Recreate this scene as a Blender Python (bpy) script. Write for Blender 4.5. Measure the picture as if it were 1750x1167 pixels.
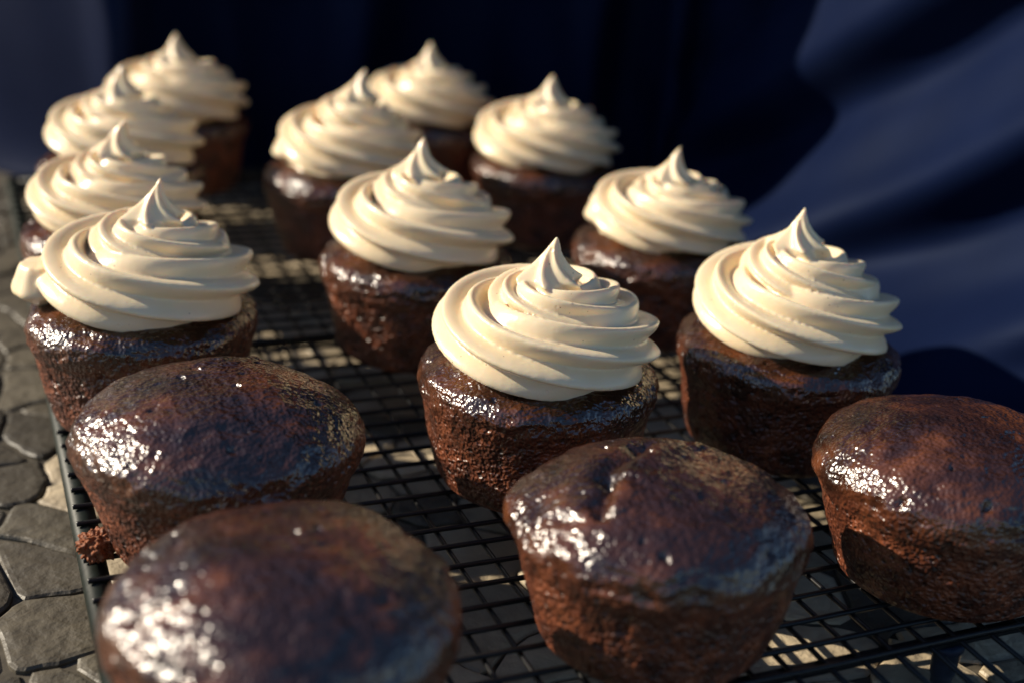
import bpy, bmesh, math, random
import numpy as np
from mathutils import Vector, Matrix, noise

for o in list(bpy.data.objects):
    bpy.data.objects.remove(o, do_unlink=True)
scene = bpy.context.scene
COL = scene.collection
S = 0.01                      # one wire-grid cell of the rack = 1 cm

# ------------------------------------------------------------------ camera
CAM = np.array([-11.446, -40.336, 18.421])
RIGHT = np.array([0.92362943, -0.37825416, 0.06190694])
DOWN = np.array([-0.08548493, -0.36074119, -0.92874007])
FWD = np.array([0.37363218, 0.85251955, -0.36552621])
cd = bpy.data.cameras.new('camera')
cam = bpy.data.objects.new('camera', cd)
COL.objects.link(cam)
m = Matrix.Identity(4)
for i in range(3):
    m[i][0] = RIGHT[i]; m[i][1] = -DOWN[i]; m[i][2] = -FWD[i]; m[i][3] = CAM[i] * S
cam.matrix_world = m
cd.sensor_width = 36.0
cd.lens = 36.0 * 2247.3 / 1750.0
cd.clip_start = 0.01; cd.clip_end = 50
cd.dof.use_dof = True
cd.dof.focus_distance = float(np.dot(np.array([3.0, -10.6, 4.6]) - CAM, FWD)) * S
cd.dof.aperture_fstop = 7.0
cd.dof.aperture_blades = 0
scene.camera = cam

# ------------------------------------------------------------------ light
TRAVEL = Vector((0.855, -0.50, -0.52)).normalized()     # direction in which sunlight travels
to_sun = -TRAVEL
elev = math.asin(to_sun.z); azim = math.atan2(to_sun.x, to_sun.y)
world = bpy.data.worlds.new('World'); scene.world = world
world.use_nodes = True
wn = world.node_tree; wn.nodes.clear()
sky = wn.nodes.new('ShaderNodeTexSky'); sky.sky_type = 'NISHITA'; sky.sun_disc = False
sky.sun_elevation = elev; sky.sun_rotation = azim; sky.ozone_density = 4.0; sky.dust_density = 0.4
bg = wn.nodes.new('ShaderNodeBackground'); bg.inputs['Strength'].default_value = 0.078
wo = wn.nodes.new('ShaderNodeOutputWorld')
wn.links.new(sky.outputs[0], bg.inputs[0]); wn.links.new(bg.outputs[0], wo.inputs[0])
sl = bpy.data.lights.new('sun', 'SUN'); sl.energy = 5.0; sl.angle = math.radians(0.55)
sl.color = (1.0, 0.88, 0.70)
so = bpy.data.objects.new('sun', sl); COL.objects.link(so)
so.rotation_euler = TRAVEL.to_track_quat('-Z', 'Y').to_euler()
vs = scene.view_settings
vs.view_transform = 'Standard'; vs.look = 'None'; vs.gamma = 1.0; vs.exposure = 0.42
vs.use_curve_mapping = False

# ------------------------------------------------------------------ helpers
def tag(o, label=None, cat=None, group=None, kind=None):
    if label: o['label'] = label
    if cat: o['category'] = cat
    if group: o['group'] = group
    if kind: o['kind'] = kind
    return o

def link(name, mesh, mat=None, parent=None, loc=None, rot=None):
    o = bpy.data.objects.new(name, mesh); COL.objects.link(o)
    if mat is not None and not mesh.materials: mesh.materials.append(mat)
    if parent is not None: o.parent = parent
    if loc is not None: o.location = loc
    if rot is not None: o.rotation_euler = rot
    return o

def mesh_from(name, verts, faces, smooth=True):
    me = bpy.data.meshes.new(name)
    me.from_pydata([tuple(v) for v in verts], [], [tuple(f) for f in faces])
    me.update()
    if smooth:
        me.polygons.foreach_set('use_smooth', [True] * len(me.polygons))
    return me

def grid_faces(nr, nc, closed=True, off=0):
    f = []
    for i in range(nr - 1):
        for j in range(nc if closed else nc - 1):
            k = (j + 1) % nc
            f.append((off + i * nc + j, off + i * nc + k, off + (i + 1) * nc + k, off + (i + 1) * nc + j))
    return f

def tube(path, rad, seg=10, name='tube'):
    path = [Vector(p) for p in path]
    V, n = [], len(path)
    up0 = None
    for i, p in enumerate(path):
        t = (path[min(i + 1, n - 1)] - path[max(i - 1, 0)]).normalized()
        if up0 is None:
            up0 = t.orthogonal().normalized()
        a = (up0 - t * up0.dot(t)).normalized(); b = t.cross(a); up0 = a
        r = rad[i] if isinstance(rad, (list, tuple)) else rad
        for k in range(seg):
            q = 2 * math.pi * k / seg
            V.append(p + (a * math.cos(q) + b * math.sin(q)) * r)
    F = grid_faces(n, seg)
    F.append(tuple(reversed(range(seg)))); F.append(tuple(range((n - 1) * seg, n * seg)))
    return mesh_from(name, V, F)

def smooth01(a, b, x):
    t = min(1.0, max(0.0, (x - a) / (b - a)))
    return t * t * (3 - 2 * t)

# ------------------------------------------------------------------ materials
def new_mat(name):
    mt = bpy.data.materials.new(name); mt.use_nodes = True
    nt = mt.node_tree
    return mt, nt, nt.nodes['Principled BSDF']

def N(nt, kind, **kw):
    n = nt.nodes.new(kind)
    for k, v in kw.items():
        if k.startswith('_'): setattr(n, k[1:], v)
        else: n.inputs[k.replace('__', ' ')].default_value = v
    return n

def ramp(nt, stops, src=None):
    r = nt.nodes.new('ShaderNodeValToRGB')
    els = r.color_ramp.elements
    while len(els) < len(stops): els.new(0.5)
    for e, (p, c) in zip(els, stops):
        e.position = p; e.color = (*c, 1) if len(c) == 3 else c
    if src is not None: nt.links.new(src, r.inputs[0])
    return r

def frosting_mat():
    mt, nt, b = new_mat('buttercream')
    tc = nt.nodes.new('ShaderNodeTexCoord')
    n1 = N(nt, 'ShaderNodeTexNoise', Scale=90.0, Detail=4.0)
    nt.links.new(tc.outputs['Object'], n1.inputs['Vector'])
    r1 = ramp(nt, [(0.3, (0.85, 0.69, 0.455)), (0.7, (0.88, 0.735, 0.515))], n1.outputs['Fac'])
    v = N(nt, 'ShaderNodeTexVoronoi', Scale=420.0)            # spice specks
    nt.links.new(tc.outputs['Object'], v.inputs['Vector'])
    r2 = ramp(nt, [(0.075, (1, 1, 1)), (0.12, (0, 0, 0))], v.outputs['Distance'])
    sel = ramp(nt, [(0.80, (0, 0, 0)), (0.82, (0.75, 0.75, 0.75))], None)
    sp = nt.nodes.new('ShaderNodeSeparateColor'); nt.links.new(v.outputs['Color'], sp.inputs[0])
    nt.links.new(sp.outputs[0], sel.inputs[0])
    mul = nt.nodes.new('ShaderNodeMath'); mul.operation = 'MULTIPLY'
    nt.links.new(r2.outputs[0], mul.inputs[0]); nt.links.new(sel.outputs[0], mul.inputs[1])
    mx = nt.nodes.new('ShaderNodeMix'); mx.data_type = 'RGBA'
    nt.links.new(mul.outputs[0], mx.inputs[0]); nt.links.new(r1.outputs[0], mx.inputs[6])
    mx.inputs[7].default_value = (0.22, 0.12, 0.06, 1)
    nt.links.new(mx.outputs[2], b.inputs['Base Color'])
    b.inputs['Roughness'].default_value = 0.30
    b.inputs['Specular IOR Level'].default_value = 0.5
    b.inputs['Subsurface Weight'].default_value = 0.5
    b.inputs['Subsurface Radius'].default_value = (1.0, 0.62, 0.34)
    b.inputs['Subsurface Scale'].default_value = 0.0014
    nb = N(nt, 'ShaderNodeTexNoise', Scale=260.0, Detail=3.0)
    nt.links.new(tc.outputs['Object'], nb.inputs['Vector'])
    pv = N(nt, 'ShaderNodeTexVoronoi', Scale=190.0)            # burst air bubbles
    nt.links.new(tc.outputs['Object'], pv.inputs['Vector'])
    pr_ = ramp(nt, [(0.07, (0, 0, 0)), (0.13, (1, 1, 1))], pv.outputs['Distance'])
    ps = nt.nodes.new('ShaderNodeSeparateColor'); nt.links.new(pv.outputs['Color'], ps.inputs[0])
    pk = ramp(nt, [(0.70, (1, 1, 1)), (0.72, (0, 0, 0))], ps.outputs[1])
    mxp = nt.nodes.new('ShaderNodeMath'); mxp.operation = 'MAXIMUM'
    nt.links.new(pr_.outputs[0], mxp.inputs[0]); nt.links.new(pk.outputs[0], mxp.inputs[1])
    ad = nt.nodes.new('ShaderNodeMath'); ad.operation = 'MULTIPLY_ADD'; ad.inputs[1].default_value = 0.9
    nt.links.new(mxp.outputs[0], ad.inputs[0]); nt.links.new(nb.outputs['Fac'], ad.inputs[2])
    bp = N(nt, 'ShaderNodeBump', Strength=0.30, Distance=0.0005)
    nt.links.new(ad.outputs[0], bp.inputs['Height']); nt.links.new(bp.outputs[0], b.inputs['Normal'])
    return mt

def cake_mat():
    """Crumb and crust of the cake; the attribute 'crust' (0 side .. 1 sticky top) is a real difference of surface."""
    mt, nt, b = new_mat('chocolate_cake')
    L = nt.links.new
    tc = nt.nodes.new('ShaderNodeTexCoord')
    at = nt.nodes.new('ShaderNodeAttribute'); at.attribute_name = 'crust'
    n1 = N(nt, 'ShaderNodeTexNoise', Scale=140.0, Detail=6.0, Roughness=0.65)
    L(tc.outputs['Object'], n1.inputs['Vector'])
    side = ramp(nt, [(0.3, (0.018, 0.005, 0.003)), (0.5, (0.11, 0.029, 0.012)), (0.7, (0.29, 0.088, 0.037))], n1.outputs['Fac'])
    n2 = N(nt, 'ShaderNodeTexNoise', Scale=60.0, Detail=7.0, Roughness=0.62)
    L(tc.outputs['Object'], n2.inputs['Vector'])
    top = ramp(nt, [(0.34, (0.011, 0.004, 0.0022)), (0.5, (0.038, 0.012, 0.0052)), (0.68, (0.14, 0.044, 0.015))], n2.outputs['Fac'])
    mx = nt.nodes.new('ShaderNodeMix'); mx.data_type = 'RGBA'
    L(at.outputs['Fac'], mx.inputs[0]); L(side.outputs[0], mx.inputs[6]); L(top.outputs[0], mx.inputs[7])
    # open pores of the sponge
    pv = N(nt, 'ShaderNodeTexVoronoi', Scale=360.0); L(tc.outputs['Object'], pv.inputs['Vector'])
    pd = ramp(nt, [(0.16, (0.22, 0.22, 0.22)), (0.34, (1, 1, 1))], pv.outputs['Distance'])
    pc = nt.nodes.new('ShaderNodeSeparateColor'); L(pv.outputs['Color'], pc.inputs[0])
    pm = ramp(nt, [(0.45, (0, 0, 0)), (0.5, (1, 1, 1))], pc.outputs[0])
    pa = nt.nodes.new('ShaderNodeMath'); pa.operation = 'MAXIMUM'; L(pd.outputs[0], pa.inputs[0]); L(pm.outputs[0], pa.inputs[1])
    pb = nt.nodes.new('ShaderNodeMath'); pb.operation = 'MAXIMUM'; L(pa.outputs[0], pb.inputs[0])
    pt = ramp(nt, [(0.5, (0, 0, 0)), (0.9, (1, 1, 1))], at.outputs['Fac']); L(pt.outputs[0], pb.inputs[1])
    mp = nt.nodes.new('ShaderNodeMix'); mp.data_type = 'RGBA'; mp.blend_type = 'MULTIPLY'; mp.inputs[0].default_value = 1
    L(mx.outputs[2], mp.inputs[6]); L(pb.outputs[0], mp.inputs[7]); L(mp.outputs[2], b.inputs['Base Color'])
    # crumb relief
    v1 = N(nt, 'ShaderNodeTexVoronoi', Scale=760.0); L(tc.outputs['Object'], v1.inputs['Vector'])
    n3 = N(nt, 'ShaderNodeTexNoise', Scale=1050.0, Detail=0.0, Roughness=0.5); L(tc.outputs['Object'], n3.inputs['Vector'])
    n4 = N(nt, 'ShaderNodeTexNoise', Scale=480.0, Detail=0.0, Roughness=0.5); L(tc.outputs['Object'], n4.inputs['Vector'])
    vw = ramp(nt, [(0.0, (0.9, 0.9, 0.9)), (1.0, (0.12, 0.12, 0.12))], at.outputs['Fac'])
    a0 = nt.nodes.new('ShaderNodeMath'); a0.operation = 'MULTIPLY'
    L(v1.outputs['Distance'], a0.inputs[0]); L(vw.outputs[0], a0.inputs[1])
    a1 = nt.nodes.new('ShaderNodeMath'); a1.operation = 'ADD'
    L(a0.outputs[0], a1.inputs[0]); L(n3.outputs['Fac'], a1.inputs[1])
    a2 = nt.nodes.new('ShaderNodeMath'); a2.operation = 'MULTIPLY_ADD'; a2.inputs[1].default_value = 1.15
    L(n4.outputs['Fac'], a2.inputs[0]); L(a1.outputs[0], a2.inputs[2])
    st = ramp(nt, [(0.0, (0.9, 0.9, 0.9)), (1.0, (0.52, 0.52, 0.52))], at.outputs['Fac'])
    a3 = nt.nodes.new('ShaderNodeMath'); a3.operation = 'MULTIPLY_ADD'; a3.inputs[1].default_value = 0.9
    L(pb.outputs[0], a3.inputs[0]); L(a2.outputs[0], a3.inputs[2])
    bp = N(nt, 'ShaderNodeBump', Distance=0.0008)
    L(st.outputs[0], bp.inputs['Strength'])
    L(a3.outputs[0], bp.inputs['Height']); L(bp.outputs[0], b.inputs['Normal'])
    rr = ramp(nt, [(0.0, (0.40, 0.40, 0.40)), (1.0, (0.23, 0.23, 0.23))], at.outputs['Fac'])
    L(rr.outputs[0], b.inputs['Roughness'])
    sr = ramp(nt, [(0.0, (0.40, 0.40, 0.40)), (1.0, (0.80, 0.80, 0.80))], at.outputs['Fac'])
    L(sr.outputs[0], b.inputs['Specular IOR Level'])
    b.inputs['IOR'].default_value = 1.65
    return mt

def metal_mat(name, col, rough, bump=0.1):
    mt, nt, b = new_mat(name)
    tc = nt.nodes.new('ShaderNodeTexCoord')
    n1 = N(nt, 'ShaderNodeTexNoise', Scale=300.0, Detail=4.0)
    nt.links.new(tc.outputs['Object'], n1.inputs['Vector'])
    r = ramp(nt, [(0.35, tuple(c * 0.8 for c in col)), (0.7, tuple(c * 1.25 for c in col))], n1.outputs['Fac'])
    nt.links.new(r.outputs[0], b.inputs['Base Color'])
    b.inputs['Roughness'].default_value = rough
    b.inputs['Specular IOR Level'].default_value = 0.3
    bp = N(nt, 'ShaderNodeBump', Strength=bump, Distance=0.0003)
    nt.links.new(n1.outputs['Fac'], bp.inputs['Height']); nt.links.new(bp.outputs[0], b.inputs['Normal'])
    return mt

def stone_mat(name, stops):
    mt, nt, b = new_mat(name)
    L = nt.links.new
    oi = nt.nodes.new('ShaderNodeObjectInfo')
    base = ramp(nt, stops, oi.outputs['Random'])
    tc = nt.nodes.new('ShaderNodeTexCoord')
    n1 = N(nt, 'ShaderNodeTexNoise', Scale=70.0, Detail=6.0); L(tc.outputs['Object'], n1.inputs['Vector'])
    r = ramp(nt, [(0.3, (0.72, 0.70, 0.68)), (0.65, (1.08, 1.06, 1.02))], n1.outputs['Fac'])
    mx = nt.nodes.new('ShaderNodeMix'); mx.data_type = 'RGBA'; mx.blend_type = 'MULTIPLY'; mx.inputs[0].default_value = 1
    L(base.outputs[0], mx.inputs[6]); L(r.outputs[0], mx.inputs[7]); L(mx.outputs[2], b.inputs['Base Color'])
    b.inputs['Roughness'].default_value = 0.5
    n2 = N(nt, 'ShaderNodeTexNoise', Scale=160.0, Detail=5.0); L(tc.outputs['Object'], n2.inputs['Vector'])
    bp = N(nt, 'ShaderNodeBump', Strength=0.7, Distance=0.0022)
    L(n2.outputs['Fac'], bp.inputs['Height']); L(bp.outputs[0], b.inputs['Normal'])
    return mt

def cloth_mat():
    mt, nt, b = new_mat('navy_satin')
    L = nt.links.new
    tc = nt.nodes.new('ShaderNodeTexCoord')
    n1 = N(nt, 'ShaderNodeTexNoise', Scale=14.0, Detail=3.0); L(tc.outputs['Object'], n1.inputs['Vector'])
    r = ramp(nt, [(0.35, (0.0018, 0.0050, 0.024)), (0.7, (0.0034, 0.0078, 0.033))], n1.outputs['Fac'])
    L(r.outputs[0], b.inputs['Base Color'])
    b.inputs['Roughness'].default_value = 0.62
    b.inputs['Specular IOR Level'].default_value = 0.11
    b.inputs['Specular Tint'].default_value = (0.45, 0.62, 1.0, 1)
    b.inputs['Sheen Weight'].default_value = 0.01
    b.inputs['Sheen Tint'].default_value = (0.45, 0.55, 1.0, 1)
    wv = N(nt, 'ShaderNodeTexNoise', Scale=900.0, Detail=2.0); L(tc.outputs['Object'], wv.inputs['Vector'])
    bp = N(nt, 'ShaderNodeBump', Strength=0.08, Distance=0.0004)
    L(wv.outputs['Fac'], bp.inputs['Height']); L(bp.outputs[0], b.inputs['Normal'])
    return mt

M_FROST = frosting_mat(); M_CAKE = cake_mat()
M_WIRE = metal_mat('black_enamel_wire', (0.010, 0.010, 0.011), 0.30)
M_FRAME = metal_mat('dark_green_enamel', (0.010, 0.015, 0.010), 0.50, 0.3)
M_LEG = metal_mat('blue_black_enamel', (0.020, 0.028, 0.050), 0.30)
M_STONE = stone_mat('pale_stone', [(0.0, (0.34, 0.285, 0.20)), (0.4, (0.50, 0.42, 0.30)), (0.75, (0.58, 0.49, 0.35)), (1.0, (0.42, 0.36, 0.265))])
M_STONE_DARK_SHADED = stone_mat('dark_and_shaded_stone', [(0.0, (0.055, 0.049, 0.038)), (0.5, (0.092, 0.080, 0.060)), (0.8, (0.15, 0.132, 0.097)), (1.0, (0.07, 0.064, 0.053))])
M_CLOTH = cloth_mat()
M_CRUMB = M_CAKE.copy(); M_CRUMB.name = 'torn_sponge'
for lk in list(M_CRUMB.node_tree.links):
    if lk.to_socket.name in ('Specular IOR Level', 'Roughness') and lk.to_node.type == 'BSDF_PRINCIPLED': M_CRUMB.node_tree.links.remove(lk)
for lk in list(M_CRUMB.node_tree.links):
    if lk.to_socket.name == 'Base Color': M_CRUMB.node_tree.links.remove(lk)
M_CRUMB.node_tree.nodes['Principled BSDF'].inputs['Base Color'].default_value = (0.26, 0.085, 0.035, 1)
_b = M_CRUMB.node_tree.nodes['Principled BSDF']; _b.inputs['Roughness'].default_value = 0.6; _b.inputs['Specular IOR Level'].default_value = 0.2
M_GROUT = metal_mat('grout', (0.085, 0.073, 0.055), 0.85, 0.6)

# ------------------------------------------------------------------ table of irregular stones
TZ = -2.3
def build_table():
    rnd = random.Random(4)
    x0, x1, y0, y1 = -60, 60, -60, 80
    V = [(x0, y0, TZ - 1.0), (x1, y0, TZ - 1.0), (x1, y1, TZ - 1.0), (x0, y1, TZ - 1.0),
         (x0, y0, TZ - .14), (x1, y0, TZ - .14), (x1, y1, TZ - .14), (x0, y1, TZ - .14)]
    F = [(3, 2, 1, 0), (4, 5, 6, 7), (0, 1, 5, 4), (1, 2, 6, 5), (2, 3, 7, 6), (3, 0, 4, 7)]
    tb = link('tabletop', mesh_from('tabletop', [tuple(c * S for c in v) for v in V], F, False), M_GROUT)
    tag(tb, kind='structure', label='stone mosaic tabletop under the cooling rack')
    step = 3.1
    pts = []
    ax0, ax1, ay0, ay1 = -20, 24, -25, 37
    ny = int((ay1 - ay0) / (step * 0.9)); nx = int((ax1 - ax0) / step)
    tries = 0
    while tries < 9000:
        tries += 1
        q = (rnd.uniform(ax0 - 3, ax1 + 3), rnd.uniform(ay0 - 3, ay1 + 3)); md = rnd.choice((1.3, 2.2, 3.6, 3.6)) if tries < 3000 else 1.9
        if all((q[0] - p_[0]) ** 2 + (q[1] - p_[1]) ** 2 > md * md for p_ in pts): pts.append(q)
        if len(pts) > 430: break
    def clip(poly, px, py, nx_, ny_):
        out = []
        for a in range(len(poly)):
            p, q = poly[a], poly[(a + 1) % len(poly)]
            dp = (p[0] - px) * nx_ + (p[1] - py) * ny_; dq = (q[0] - px) * nx_ + (q[1] - py) * ny_
            if dp <= 0: out.append(p)
            if (dp < 0 < dq) or (dq < 0 < dp):
                t = dp / (dp - dq); out.append((p[0] + (q[0] - p[0]) * t, p[1] + (q[1] - p[1]) * t))
        return out
    cand = []
    for i, (cx, cy) in enumerate(pts):
        if not (ax0 < cx < ax1 and ay0 < cy < ay1): continue
        # only what the camera can see: the strip left of the rack and the ground under it
        if cx < -14.5 - max(0, (cy + 5)) * 0.02: continue
        if cx > 21 or (cy > 20 and cx > 17): continue
        cand.append(i)
    for i in cand:
        cx, cy = pts[i]
        poly = [(cx - 4, cy - 4), (cx + 4, cy - 4), (cx + 4, cy + 4), (cx - 4, cy + 4)]
        for j, (qx, qy) in enumerate(pts):
            if j == i: continue
            dx, dy = qx - cx, qy - cy; d = math.hypot(dx, dy)
            if d > 8: continue
            k = d / 2 - 0.05
            poly = clip(poly, cx + dx / d * k, cy + dy / d * k, dx / d, dy / d)
        if len(poly) < 3: continue
        # round the corners, then three rings: foot, shoulder, top
        P = []
        for a in range(len(poly)):
            p0, p1, p2 = poly[a - 1], poly[a], poly[(a + 1) % len(poly)]
            P.append((p1[0] + (p0[0] - p1[0]) * .12, p1[1] + (p0[1] - p1[1]) * .12))
            for w in (.12, .37, .63):
                P.append((p1[0] + (p2[0] - p1[0]) * w, p1[1] + (p2[1] - p1[1]) * w))
        P = [(x + .55 * noise.noise(Vector((x * .42, y * .42, 1.5))) + .12 * noise.noise(Vector((x * 1.7, y * 1.7, 9.5))),
              y + .55 * noise.noise(Vector((x * .42, y * .42, 5.5))) + .12 * noise.noise(Vector((x * 1.7, y * 1.7, 3.5)))) for x, y in P]
        n = len(P); h = rnd.uniform(-.05, .05); tx, ty = rnd.uniform(-.05, .05), rnd.uniform(-.05, .05)
        vv = []
        for s_, z in ((1.0, -.2), (1.0, -.09), (0.95, -.03), (0.84, 0.0)):
            for (x, y) in P:
                lx, ly = (x - cx) * s_, (y - cy) * s_
                vv.append((lx * S, ly * S, (z + (h + lx * tx + ly * ty if z > -.1 else 0)) * S))
        ff = grid_faces(4, n) + [tuple(range(3 * n, 4 * n))]
        st = link('stone', mesh_from('stone', vv, ff, False), M_STONE if rnd.random() < (0 if cx < -8.2 else .88) else M_STONE_DARK_SHADED, tb, (cx * S, cy * S, TZ * S))  # left strip all dark, its shade put into the colour; elsewhere dark at random
        for pg in st.data.polygons: pg.use_smooth = False
build_table()

# ------------------------------------------------------------------ navy cloth behind
def build_cloth():
    ctrl = [(-1100, 104), (-700, 97), (-300, 93), (0, 80.5), (140, 76.2), (215, 74.3), (262, 79), (400, 81.5), (520, 77.5), (620, 75), (690, 80),
            (820, 82), (930, 79), (1010, 77.2), (1060, 80.5), (1110, 80), (1150, 78), (1192, 79.5), (1225, 76.5), (1330, 71), (1500, 64.5), (1800, 57), (2300, 51), (2900, 46)]
    base = []
    for px, d in ctrl:
        q = RIGHT * ((px - 875) / 2247.3) + DOWN * (-433.0 / 2247.3) + FWD
        q = q / np.hypot(q[0], q[1]); base.append(CAM[:2] + q[:2] * d)
    base = np.array(base)
    # smooth resample (Catmull-Rom)
    P = []
    SUB = 16
    for i in range(1, len(base) - 2):
        p0, p1, p2, p3 = base[i - 1:i + 3]
        for k in range(SUB):
            t = k / SUB
            P.append(0.5 * (2 * p1 + (p2 - p0) * t + (2 * p0 - 5 * p1 + 4 * p2 - p3) * t * t + (3 * p1 - p0 - 3 * p2 + p3) * t ** 3))
    P = np.array(P); n = len(P)
    u = np.r_[0, np.cumsum(np.hypot(*np.diff(P, axis=0).T))]
    T = np.gradient(P, axis=0); T /= np.hypot(T[:, 0], T[:, 1])[:, None]
    Nn = np.c_[T[:, 1], -T[:, 0]]          # towards the camera
    i_r = 18 * SUB - 2 * SUB               # start of the sweeping right-hand part
    u_r = u[i_r]
    zs = np.r_[np.linspace(TZ - 0.6, 14, 84), np.linspace(14.6, 44, 30)]  # cloth runs on unseen above the view, raised to block sky fill and reflections
    V = []
    for z in zs:
        k = (z - 5.0)
        flare = 2.2 * math.exp(-max(0, z - TZ) / 1.6)
        for j in range(n):
            w = smooth01(u_r - 6, u_r + 6, u[j])
            # folds lean with height on the left part
            sh = (1 - w) * (-0.16 * k + 0.5 * noise.noise(Vector((u[j] * .06, z * .07, 3))))
            jj = np.interp(u[j] + sh * 2.2, u, np.arange(n)); a = int(jj); b = min(a + 1, n - 1); f_ = jj - a
            p = P[a] * (1 - f_) + P[b] * f_; nn = Nn[j]
            # straight chord pulls folds out
            d = 0.35 * noise.noise(Vector((u[j] * .22, z * .10, 7.7))) + 0.9 * noise.noise(Vector((u[j] * .08, z * .06, 1.7)))
            # diagonal folds sweeping down to the left on the right-hand part
            q = z * 0.80 - (u[j] - u_r) * 0.50 + 0.9 * noise.noise(Vector((u[j] * .05, z * .08, 11)))
            fold = 1.1 * math.sin(q * 0.80 + 0.6) + 0.30 * math.sin(q * 1.75 + 1.9)
            lowm = 1 - smooth01(3.5, 8.5, z - (u[j] - u_r) * 0.62)
            d += w * (lowm * fold + (1 - lowm) * 0.35 * math.sin(u[j] * .7 + z * .25))
            d += flare * (0.25 + 0.15 * math.sin(u[j] * .5)) + w * 6.0 * math.exp(-max(0, z - TZ) / 2.4)
            V.append(((p[0] + nn[0] * d) * S, (p[1] + nn[1] * d) * S, z * S))
    F = grid_faces(len(zs), n, False)
    me = mesh_from('backdrop_cloth', V, F)
    o = link('backdrop_cloth', me, M_CLOTH)
    sm = o.modifiers.new('thickness', 'SOLIDIFY'); sm.thickness = 0.0012; sm.offset = -1
    tag(o, 'navy blue satin cloth draped in folds behind the cupcakes', 'cloth')
build_cloth()

# ------------------------------------------------------------------ cooling rack
X_L, X_R = -9.45, 18.5
Y_F, Y_B = -20.9, 30.4
def build_rack():
    rk = bpy.data.objects.new('cooling_rack', None); COL.objects.link(rk)
    rk.location = (X_L * S, Y_F * S, TZ * S); rk.empty_display_size = 0.02
    tag(rk, 'black wire grid cooling rack carrying all the cupcakes', 'cooling rack')
    base = Vector((X_L, Y_F, TZ))
    def put(name, mesh, mat, at):
        return link(name, mesh, mat, rk, (Vector(at) - base) * S)
    rnd = random.Random(2)
    wr = 0.076
    # cross wires lie on top (z just below the cakes), their cut ends rest on the side bars
    lat = tube([(0, 0, 0), (0.05 * S, 0, 0)] + [((X_R - X_L) * S * k / 12, 0.02 * S * math.sin(k * 1.7), 0.012 * S * math.sin(k * 2.3)) for k in range(1, 13)], wr * S, 8, 'wire')
    lon = tube([(0.02 * S * math.sin(k * 1.3), (Y_B - Y_F) * S * k / 16, 0.01 * S * math.sin(k * 2)) for k in range(17)], wr * 0.95 * S, 8, 'wire')
    for r in range(-30, 19):
        put('wire', lat, M_WIRE, (X_L + rnd.uniform(-.05, .05), -r + rnd.uniform(-.03, .03), -wr))
    put('wire', lat, M_WIRE, (X_L, -18.86, -wr))
    for c in range(-8, 19):
        put('wire', lon, M_WIRE, (c + rnd.uniform(-.03, .03), Y_F, -3 * wr + 0.01))
    # side bars and end bars
    br = 0.36; bz = -2 * wr - br + .01
    side = tube([(0, (Y_F - .1) * S, 0), (0, (Y_B + .1) * S, 0)], br * S, 18, 'side_bar')
    for x in (X_L + 0.26, X_R - 0.1):
        put('side_bar', side, M_FRAME, (x, 0, bz))
    end = tube([((X_L + .60) * S, 0, 0), ((X_R - .41) * S, 0, 0)], br * 0.8 * S, 18, 'end_bar')
    for y in (Y_F + .15, Y_B - .15):
        put('end_bar', end, M_FRAME, (0, y, bz))
    # support bars under the wires: a flat strip with a folded lip
    def box(name, sx, sy, sz):
        bm = bmesh.new(); bmesh.ops.create_cube(bm, size=1)
        for v in bm.verts: v.co = Vector((v.co.x * sx * S, v.co.y * sy * S, v.co.z * sz * S))
        bmesh.ops.bevel(bm, geom=bm.edges[:], offset=min(sx, sy, sz) * .25 * S, segments=2, affect='EDGES')
        me = bpy.data.meshes.new(name); bm.to_mesh(me); bm.free(); return me
    cross = box('cross_bar', X_R - X_L - 1.0, .42, .20)
    for y in (-18.45, 5.5, 29.0):
        put('cross_bar', cross, M_WIRE, ((X_L + X_R) / 2, y, -4 * wr - .12))
    # legs: tapered posts with a flange and a rounded foot
    zt = -4 * wr - .22
    prof = [(0.10, zt), (0.46, zt), (0.46, zt - .16), (0.40, zt - .24), (0.36, zt - .8), (0.35, zt - .9), (0.31, zt - .96), (0.27, TZ + .25), (0.29, TZ + .12), (0.24, TZ + .03), (0.02, TZ + .03)]
    V = []
    for r_, z in prof:
        for k in range(20):
            a = 2 * math.pi * k / 20; V.append((r_ * math.cos(a) * S, r_ * .8 * math.sin(a) * S, z * S))
    lm = mesh_from('leg', V, grid_faces(len(prof), 20) + [tuple(range((len(prof) - 1) * 20, len(prof) * 20))])
    for x, y in ((11.0, -18.45), (-7.5, -18.45), (-7.5, 5.5), (11.0, 5.5), (-7.5, 29.0), (11.0, 29.0)):
        put('leg', lm, M_LEG, (x, y, 0))
    return rk
build_rack()

# ------------------------------------------------------------------ cakes
def cake_profile(R, h, dome, rb):
    """(r, z, crust) from the centre of the underside to the centre of the dome"""
    pr = [(0.0, 0.02, 0), (rb * .5, 0.01, 0), (rb - .55, 0.0, 0), (rb - .34, 0.045, 0), (rb - .16, 0.16, 0), (rb - .04, 0.36, 0), (rb + .03, 0.62, 0)]
    for k in range(1, 9):
        t = k / 9
        pr.append((rb + .03 + (R * .955 - rb - .03) * (t ** .85), 0.62 + (h - .45 - .62) * t, .4 * max(0, t - .45) / .55))
    pr += [(R * .966, h - .56, .45), (R * .984, h - .34, .58), (R * .991, h - .10, .75), (R * .985, h + .10, .92)]
    for k in range(1, 11):
        a = k / 10
        r = R * .985 * math.cos(a * math.pi / 2)
        z = h + .10 + (dome - .10) * (math.sin(a * math.pi / 2) ** 1.06)
        pr.append((r, z, 1))
    return pr

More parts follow.
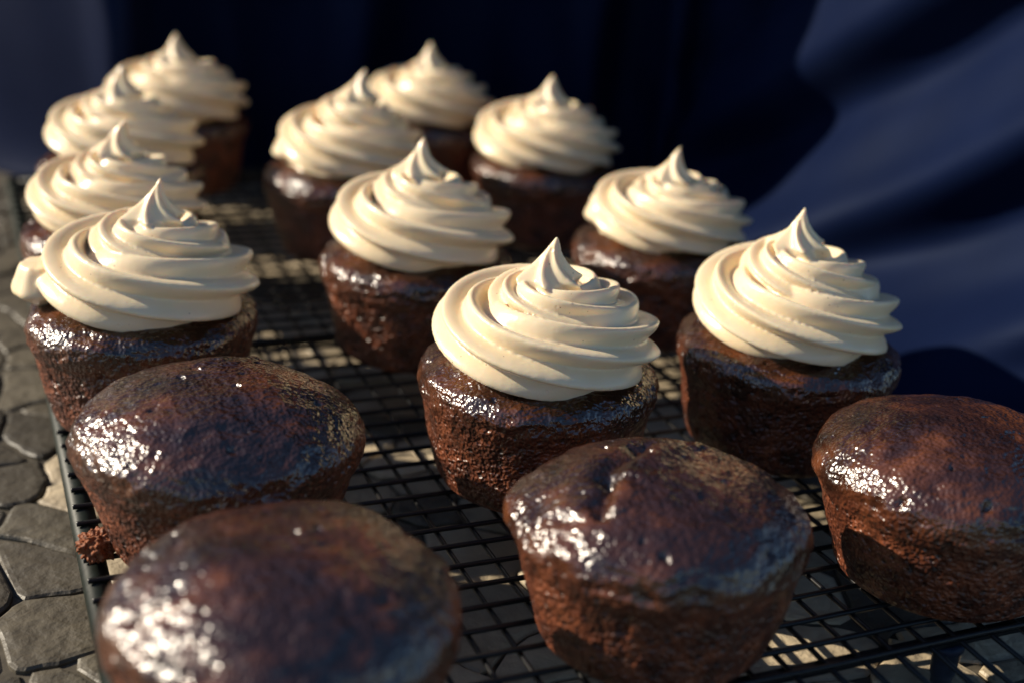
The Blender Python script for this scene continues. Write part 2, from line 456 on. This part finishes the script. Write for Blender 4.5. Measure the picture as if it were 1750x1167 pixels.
def resample(pr, step):
    P = np.array(pr, float)
    d = np.r_[0, np.cumsum(np.hypot(np.diff(P[:, 0]), np.diff(P[:, 1])))]
    n = int(d[-1] / step); q = np.linspace(0, d[-1], n)
    return np.c_[np.interp(q, d, P[:, 0]), np.interp(q, d, P[:, 1]), np.interp(q, d, P[:, 2])]

def dome_z(r, R, h, dome):
    c = min(1.0, r / (R * .985)); a = math.acos(c)
    return h + .10 + (dome - .10) * (math.sin(a) ** 1.06)

def cake_mesh(seed, R, h, dome, rb, cracks=(), lip=None, nt=300, step=0.075):
    prof = resample(cake_profile(R, h, dome, rb), step)
    sx = Vector((seed * 13.1, seed * 7.3, seed * 3.9))
    nr = len(prof); V = []; crust = []
    nz = noise.noise
    for i, (r, z, c) in enumerate(prof):
        for j in range(nt):
            a = 2 * math.pi * j / nt
            ca, sa = math.cos(a), math.sin(a)
            x, y = r * ca, r * sa
            p = Vector((x, y, z))
            # outward direction of the lathe
            i0, i1 = max(i - 1, 0), min(i + 1, nr - 1)
            dr, dz = prof[i1][0] - prof[i0][0], prof[i1][1] - prof[i0][1]
            l = math.hypot(dr, dz) or 1; nr_, nz_ = dz / l, -dr / l
            body = smooth01(0.05, 0.5, z)
            low = nz(p * .42 + sx) * .15 + nz(p * .95 + sx) * .045
            d = low * body
            if c < .55:      # sponge: pitted crumb
                f1 = nz(p * 3.6 + sx); f2 = nz(p * 8.5 + sx)
                d += (f1 * .026 + f2 * .014) * body
                d -= .09 * smooth01(.50, .62, nz(p * 2.6 + sx * 2)) * body
            else:            # sticky crust: lumps, wrinkles near the rim, small holes
                f1 = nz(p * 1.9 + sx); f2 = nz(p * 4.6 + sx); f3 = nz(p * 9.5 + sx)
                d += f1 * .040 + f2 * .016 + f3 * .008
                rimw = smooth01(R * .55, R * .95, r)
                d += rimw * .022 * math.sin(z * 14 + 4 * nz(p * .8 + sx) * 2)
                d -= .13 * smooth01(.60, .70, nz(p * 3.1 + sx * 3))
                d -= .08 * smooth01(.40, .6, abs(nz(p * 1.2 + sx * 4))) * smooth01(.2, .5, nz(p * .6 + sx))
            for (ax, ay, bx, by, wdt, dep) in cracks:
                if c > .4:
                    vx, vy = bx - ax, by - ay; t = ((x - ax) * vx + (y - ay) * vy) / (vx * vx + vy * vy)
                    tt = min(1, max(0, t)); wob = .35 * nz(Vector((x * .9, y * .9, seed)))
                    qx, qy = ax + vx * tt, ay + vy * tt
                    sd = ((x - ax) * vy - (y - ay) * vx) / math.hypot(vx, vy) + wob
                    dist = math.hypot(x - qx, y - qy) if (t < 0 or t > 1) else abs(sd)
                    d -= dep * math.exp(-(dist / wdt) ** 2)
                    if 0 <= t <= 1: d += dep * .45 * math.exp(-((sd - wdt * 2.2) / (wdt * 1.5)) ** 2)
            if lip is not None:  # a fold of batter that ran over the rim
                la, lw, ld = lip
                da = (a - la + math.pi) % (2 * math.pi) - math.pi
                d += ld * math.exp(-(da / lw) ** 2) * math.exp(-((z - h) / .3) ** 2)
            d += .045 * math.exp(-((z - h + .05) / .2) ** 2) * (.1 + 1.2 * nz(Vector((ca * 2.2, sa * 2.2, seed))))
            k = 1 if r > 1e-4 else 0
            V.append(((x + nr_ * ca * d * k) * S, (y + nr_ * sa * d * k) * S, max(0.0, z + nz_ * d) * S))
            crust.append(min(1, max(0, c + .5 * nz(p * 1.6 + sx) * (1 if .02 < c < .98 else 0))))
    F = grid_faces(nr, nt)
    me = mesh_from('cake', V, F)
    at = me.attributes.new('crust', 'FLOAT', 'POINT'); at.data.foreach_set('value', crust)
    return me

# ------------------------------------------------------------------ piped frosting
LEFT_ANG = math.atan2(-RIGHT[1], -RIGHT[0])
def frosting_mesh(seed, R, h, dome, tip, ztip, scale=1.0, start=-26.0, turns=2.25, tail=0.0, lobes=None, r1=2.2, twist=0.6, voxel=0.045, blob=None):
    rnd = random.Random(seed); sd = seed * 5.7
    verts, faces = [], []
    NS, NP = 230, 84
    zb = dome_z(2.3, R, h, dome)
    ph0 = LEFT_ANG + math.radians(start)
    offx, offy = tip[0], tip[1]
    lobe_ph = rnd.uniform(0, 6.28); lobes = lobes or rnd.choice((7, 8, 8)); pexp = rnd.uniform(1.2, 1.65); pang = rnd.uniform(0, 6.28)
    cs = []
    for i in range(NS):
        t = i / (NS - 1); u = t * turns
        ph = ph0 - 2 * math.pi * u
        r = scale * float(np.interp(u, [0, .3, .75, 1.0, 1.25, 1.5, 1.75, 2.0, 2.3], [1.85, r1, r1, 1.98, 1.62, 1.34, 1.08, .82, .48]))
        r += .15 * noise.noise(Vector((u * 1.8, sd, 0))) + tail * (1 - smooth01(0, .14, u))
        z = zb + .40 + .25 * smooth01(0, .6, u) + (ztip - zb - 2.50) * float(np.interp(u, [0, .5, .75, 1.0, 1.25, 1.5, 1.75, 2.0, 2.3], [0, .03, .12, .32, .5, .66, .82, .94, 1.0])) + .07 * noise.noise(Vector((u * 1.6, sd, 5)))
        rho = (1.30 * scale) * (1 - .38 * smooth01(.5, turns, u)) * (1 + .08 * noise.noise(Vector((u * 2.6, sd, 9))))
        cap = min(1.0, u / .10); rho *= math.sqrt(max(0.02, 1 - (1 - cap) ** 2))
        ecap = min(1.0, (turns - u) / .12); rho *= math.sqrt(max(0.02, 1 - (1 - ecap) ** 2))
        lean = (z - zb) / (ztip - zb)
        cs.append((r * math.cos(ph) + offx * lean, r * math.sin(ph) + offy * lean, z, rho, u, ph))
    for (cx, cy, cz, rho, u, ph) in cs:
        er = Vector((math.cos(ph), math.sin(ph), 0)); ez = Vector((0, 0, 1))
        # tilt the section inwards as the rope climbs
        ti = .30 * smooth01(.4, turns, u)
        e1 = er * math.cos(ti) - ez * math.sin(ti); e2 = ez * math.cos(ti) + er * math.sin(ti)
        for k in range(NP):
            q = 2 * math.pi * k / NP
            s_ = (lobes * (q - twist * 2 * math.pi * u) + lobe_ph) / 2
            ridge = abs(math.cos(s_)) ; soft = .5 + .5 * math.cos(2 * s_)
            prof = .62 + .40 * (.22 * (1 - abs(math.sin(s_))) + .78 * soft ** .75)
            rr = rho * prof * (1 + .02 * noise.noise(Vector((math.cos(q) * 1.5, math.sin(q) * 1.5, u * 5 + sd))))
            p = Vector((cx, cy, cz)) + e1 * (math.cos(q) * rr) + e2 * (math.sin(q) * rr * .90)
            verts.append(p)
    faces += grid_faces(NS, NP)
    faces.append(tuple(reversed(range(NP)))); faces.append(tuple(range((NS - 1) * NP, NS * NP)))
    # the pulled-up peak: a twisted star cone
    off = len(verts); NZ = 60; z0 = ztip - 2.3
    lean0 = (z0 - zb) / (ztip - zb)
    for i in range(NZ):
        t = i / (NZ - 1); z = z0 + (ztip - z0) * t
        if t < .45: rr = 1.22 - .16 * (t / .45)
        else:
            w = (t - .45) / .55; rr = 1.06 * (1 - w) ** pexp * (1 - .25 * math.sin(w * math.pi)) + .055 * (1 - w ** 6)
        rr *= (1 if i < NZ - 1 else .2) * scale
        bend = (1.2 if seed in (2, 3, 4, 5) else .5) * max(0, t - .55) ** 2
        cx, cy = offx * (lean0 + (1 - lean0) * t) + bend * (RIGHT[0] * .8 + .6 * math.cos(pang)), offy * (lean0 + (1 - lean0) * t) + bend * (RIGHT[1] * .8 + .6 * math.sin(pang))
        fade = 1 - .55 * smooth01(.75, 1, t)
        for k in range(NP):
            q = 2 * math.pi * k / NP
            s_ = (6 * (q + 2.4 * t + sd)) / 2
            prof = 1 - .36 * fade * abs(math.sin(s_)) ** 1.2
            verts.append(Vector((cx + rr * prof * math.cos(q), cy + rr * prof * math.sin(q), z)))
    faces += grid_faces(NZ, NP, True, off)
    faces.append(tuple(reversed(range(off, off + NP)))); faces.append(tuple(range(off + (NZ - 1) * NP, off + NZ * NP)))
    # a core so that no hole is left in the middle
    off = len(verts); KZ = 12
    for i in range(KZ):
        t = i / (KZ - 1); z = zb - .1 + (z0 + .8 - zb + .1) * t; rr = 2.2 * scale * (1 - t) ** .8 + .5
        for k in range(NP):
            q = 2 * math.pi * k / NP
            verts.append(Vector((offx * .5 * t + rr * math.cos(q), offy * .5 * t + rr * math.sin(q), z)))
    faces += grid_faces(KZ, NP, True, off)
    faces.append(tuple(reversed(range(off, off + NP)))); faces.append(tuple(range(off + (KZ - 1) * NP, off + KZ * NP)))
    if blob is not None:      # the end of the rope where the piping began
        off = len(verts); bx, by, bz, br = blob; BN = 26
        for i in range(BN):
            t = i / (BN - 1); a = (t - .5) * math.pi * .995
            for k in range(NP):
                q = 2 * math.pi * k / NP
                g = 1 - .16 * abs(math.sin(2.6 * a + .7)) + .05 * noise.noise(Vector((math.cos(q) * 2, math.sin(q) * 2, sd + t * 2)))
                rr = br * g
                verts.append(Vector((bx + rr * math.cos(a) * math.cos(q), by + rr * 1.15 * math.cos(a) * math.sin(q), bz + rr * .82 * math.sin(a))))
        faces += grid_faces(BN, NP, True, off)
        faces.append(tuple(reversed(range(off, off + NP)))); faces.append(tuple(range(off + (BN - 1) * NP, off + BN * NP)))
    me = mesh_from('frosting_raw', [v * S for v in verts], faces)
    tmp = bpy.data.objects.new('tmp', me); COL.objects.link(tmp)
    rm = tmp.modifiers.new('r', 'REMESH'); rm.mode = 'VOXEL'; rm.voxel_size = voxel * S; rm.use_smooth_shade = True
    sm = tmp.modifiers.new('s', 'SMOOTH'); sm.factor = .5; sm.iterations = 2
    dg = bpy.context.evaluated_depsgraph_get(); dg.update()
    out = bpy.data.meshes.new_from_object(tmp.evaluated_get(dg))
    bpy.data.objects.remove(tmp); bpy.data.meshes.remove(me)
    out.name = 'frosting'
    out.polygons.foreach_set('use_smooth', [True] * len(out.polygons))
    out.materials.clear(); out.materials.append(M_FROST)
    return out

def cupcake(seed, x, y, label, R=3.58, h=3.3, dome=1.0, rb=2.92, spin=0.0, frost=None, **kw):
    e = bpy.data.objects.new('cupcake', None); COL.objects.link(e)
    e.location = (x * S, y * S, 0.0); e.empty_display_size = .02
    tag(e, label, 'cupcake', 'frosted cupcakes on the rack' if frost else 'plain cupcakes on the rack')
    link('cake', cake_mesh(seed, R, h, dome, rb, **kw), M_CAKE, e)
    if frost:
        f = dict(frost); link('frosting', frosting_mesh(seed, R, h, dome, **f), M_FROST, e)
    return e

# frosted ones
cupcake(9, 3.7, -7.9, 'frosted chocolate cupcake in sharp focus, centre, behind a plain one with cracked top',
        frost=dict(tip=(.18, .0), ztip=7.65, scale=1.0, start=-30, turns=2.25, twist=0.62))
cupcake(11, 12.5, -7.8, 'frosted chocolate cupcake at the far right, nearest the dark cloth, tall upright peak',
        frost=dict(tip=(-.25, .06), ztip=8.1, scale=.97, start=-50, turns=2.25, twist=0.72))
cupcake(4, -6.65, -.4, 'frosted chocolate cupcake in the left row with a round blob of icing sticking out',
        frost=dict(tip=(.66, -.1), ztip=7.85, blob=(-2.9, .5, 4.5, .95), start=-14, twist=0.65))
cupcake(7, 3.6, 2.86, 'frosted chocolate cupcake directly behind the central sharp one, brightly sunlit on its left',
        frost=dict(tip=(-.05, .2), ztip=8.0, start=-18, turns=2.25, twist=0.65, scale=.98))
cupcake(10, 13.5, 2.57, 'frosted chocolate cupcake just behind and left of the rightmost frosted one',
        frost=dict(tip=(.05, -.2), ztip=7.5, blob=(-2.1, .8, 4.75, .95), start=-18, twist=0.72, scale=.95))
cupcake(8, 14.0, 15.2, 'blurred frosted cupcake against the dark cloth, second from the back in the right row',
        frost=dict(tip=(.04, .1), ztip=7.8, start=-60, turns=2.25, twist=0.75, scale=1.0))
cupcake(5, 4.2, 15.0, 'blurred frosted cupcake in the middle row, partly hiding the farthest middle one',
        frost=dict(tip=(.8, .45), ztip=8.15, blob=(-2.3, .6, 4.55, .85), start=-10, twist=0.68, scale=.97))
cupcake(6, 11.4, 24.5, 'farthest frosted cupcake of the middle, its cake almost hidden by two nearer ones',
        frost=dict(tip=(-.15, -.05), ztip=7.8, start=-40, turns=2.25, twist=0.72, scale=.97))
cupcake(3, -6.3, 8.2, 'frosted cupcake in the left row, second frosted one from the front',
        frost=dict(tip=(.1, -.15), ztip=7.8, start=-30, turns=2.25, twist=0.65, scale=.93))
cupcake(2, -5.0, 18.0, 'frosted cupcake in the left row, third frosted one from the front',
        frost=dict(tip=(.1, .1), ztip=7.9, start=-12, turns=2.25, twist=0.60, scale=.98))
cupcake(1, -1.2, 27.0, 'hindmost frosted cupcake at the back left, in front of a black fold of the cloth',
        frost=dict(tip=(.0, .07), ztip=7.8, start=-45, turns=2.25, twist=0.75, scale=1.02))
# plain ones
cupcake(21, -5.85, -9.0, 'plain chocolate cupcake with a glossy smooth dome, in front of the left frosted one', R=3.75, h=3.15, dome=1.5,
        cracks=((-.4, 1.2, 1.2, 2.2, .16, .10),))
cupcake(22, -6.1, -17.5, 'plain chocolate cupcake blurred in the bottom left corner', R=3.68, h=3.15, dome=1.5)
cupcake(23, 3.3, -16.3, 'plain chocolate cupcake with a deep crack across its top, front centre', R=3.58, h=3.15, dome=1.4,
        cracks=((-2.2, -1.0, -1.5, .2, .20, .24), (-1.5, .2, .2, 1.5, .30, .24), (.2, 1.4, 1.8, .9, .2, .12)), lip=(2.6, .5, .22))
cupcake(24, 12.35, -16.1, 'plain chocolate cupcake cut off by the right edge of the picture', R=3.75, h=3.15, dome=1.5, lip=(2.75, .35, .15))

# ------------------------------------------------------------------ crumb
def build_crumb():
    bm = bmesh.new(); bmesh.ops.create_icosphere(bm, subdivisions=5, radius=1)
    for v in bm.verts:
        p = v.co.copy()
        cells = noise.voronoi(p * 3.2, distance_metric='DISTANCE', exponent=2.5)[0]
        d = 1 + .30 * noise.noise(p * 1.4 + Vector((4, 1, 2))) + .55 * (.40 - cells[0]) + .06 * noise.noise(p * 9)
        v.co = Vector((p.x * .60 * d, p.y * .48 * d, p.z * .40 * d)) * S
    me = bpy.data.meshes.new('cake_crumb'); bm.to_mesh(me); bm.free()
    me.polygons.foreach_set('use_smooth', [True] * len(me.polygons))
    at = me.attributes.new('crust', 'FLOAT', 'POINT'); at.data.foreach_set('value', [.0] * len(me.vertices))
    o = link('cake_crumb', me, M_CRUMB, None, (-9.0 * S, -8.95 * S, .34 * S), (.2, .1, .5))
    tag(o, 'small broken crumb of chocolate cake lying on the rack near its left bar', 'crumb')
build_crumb()
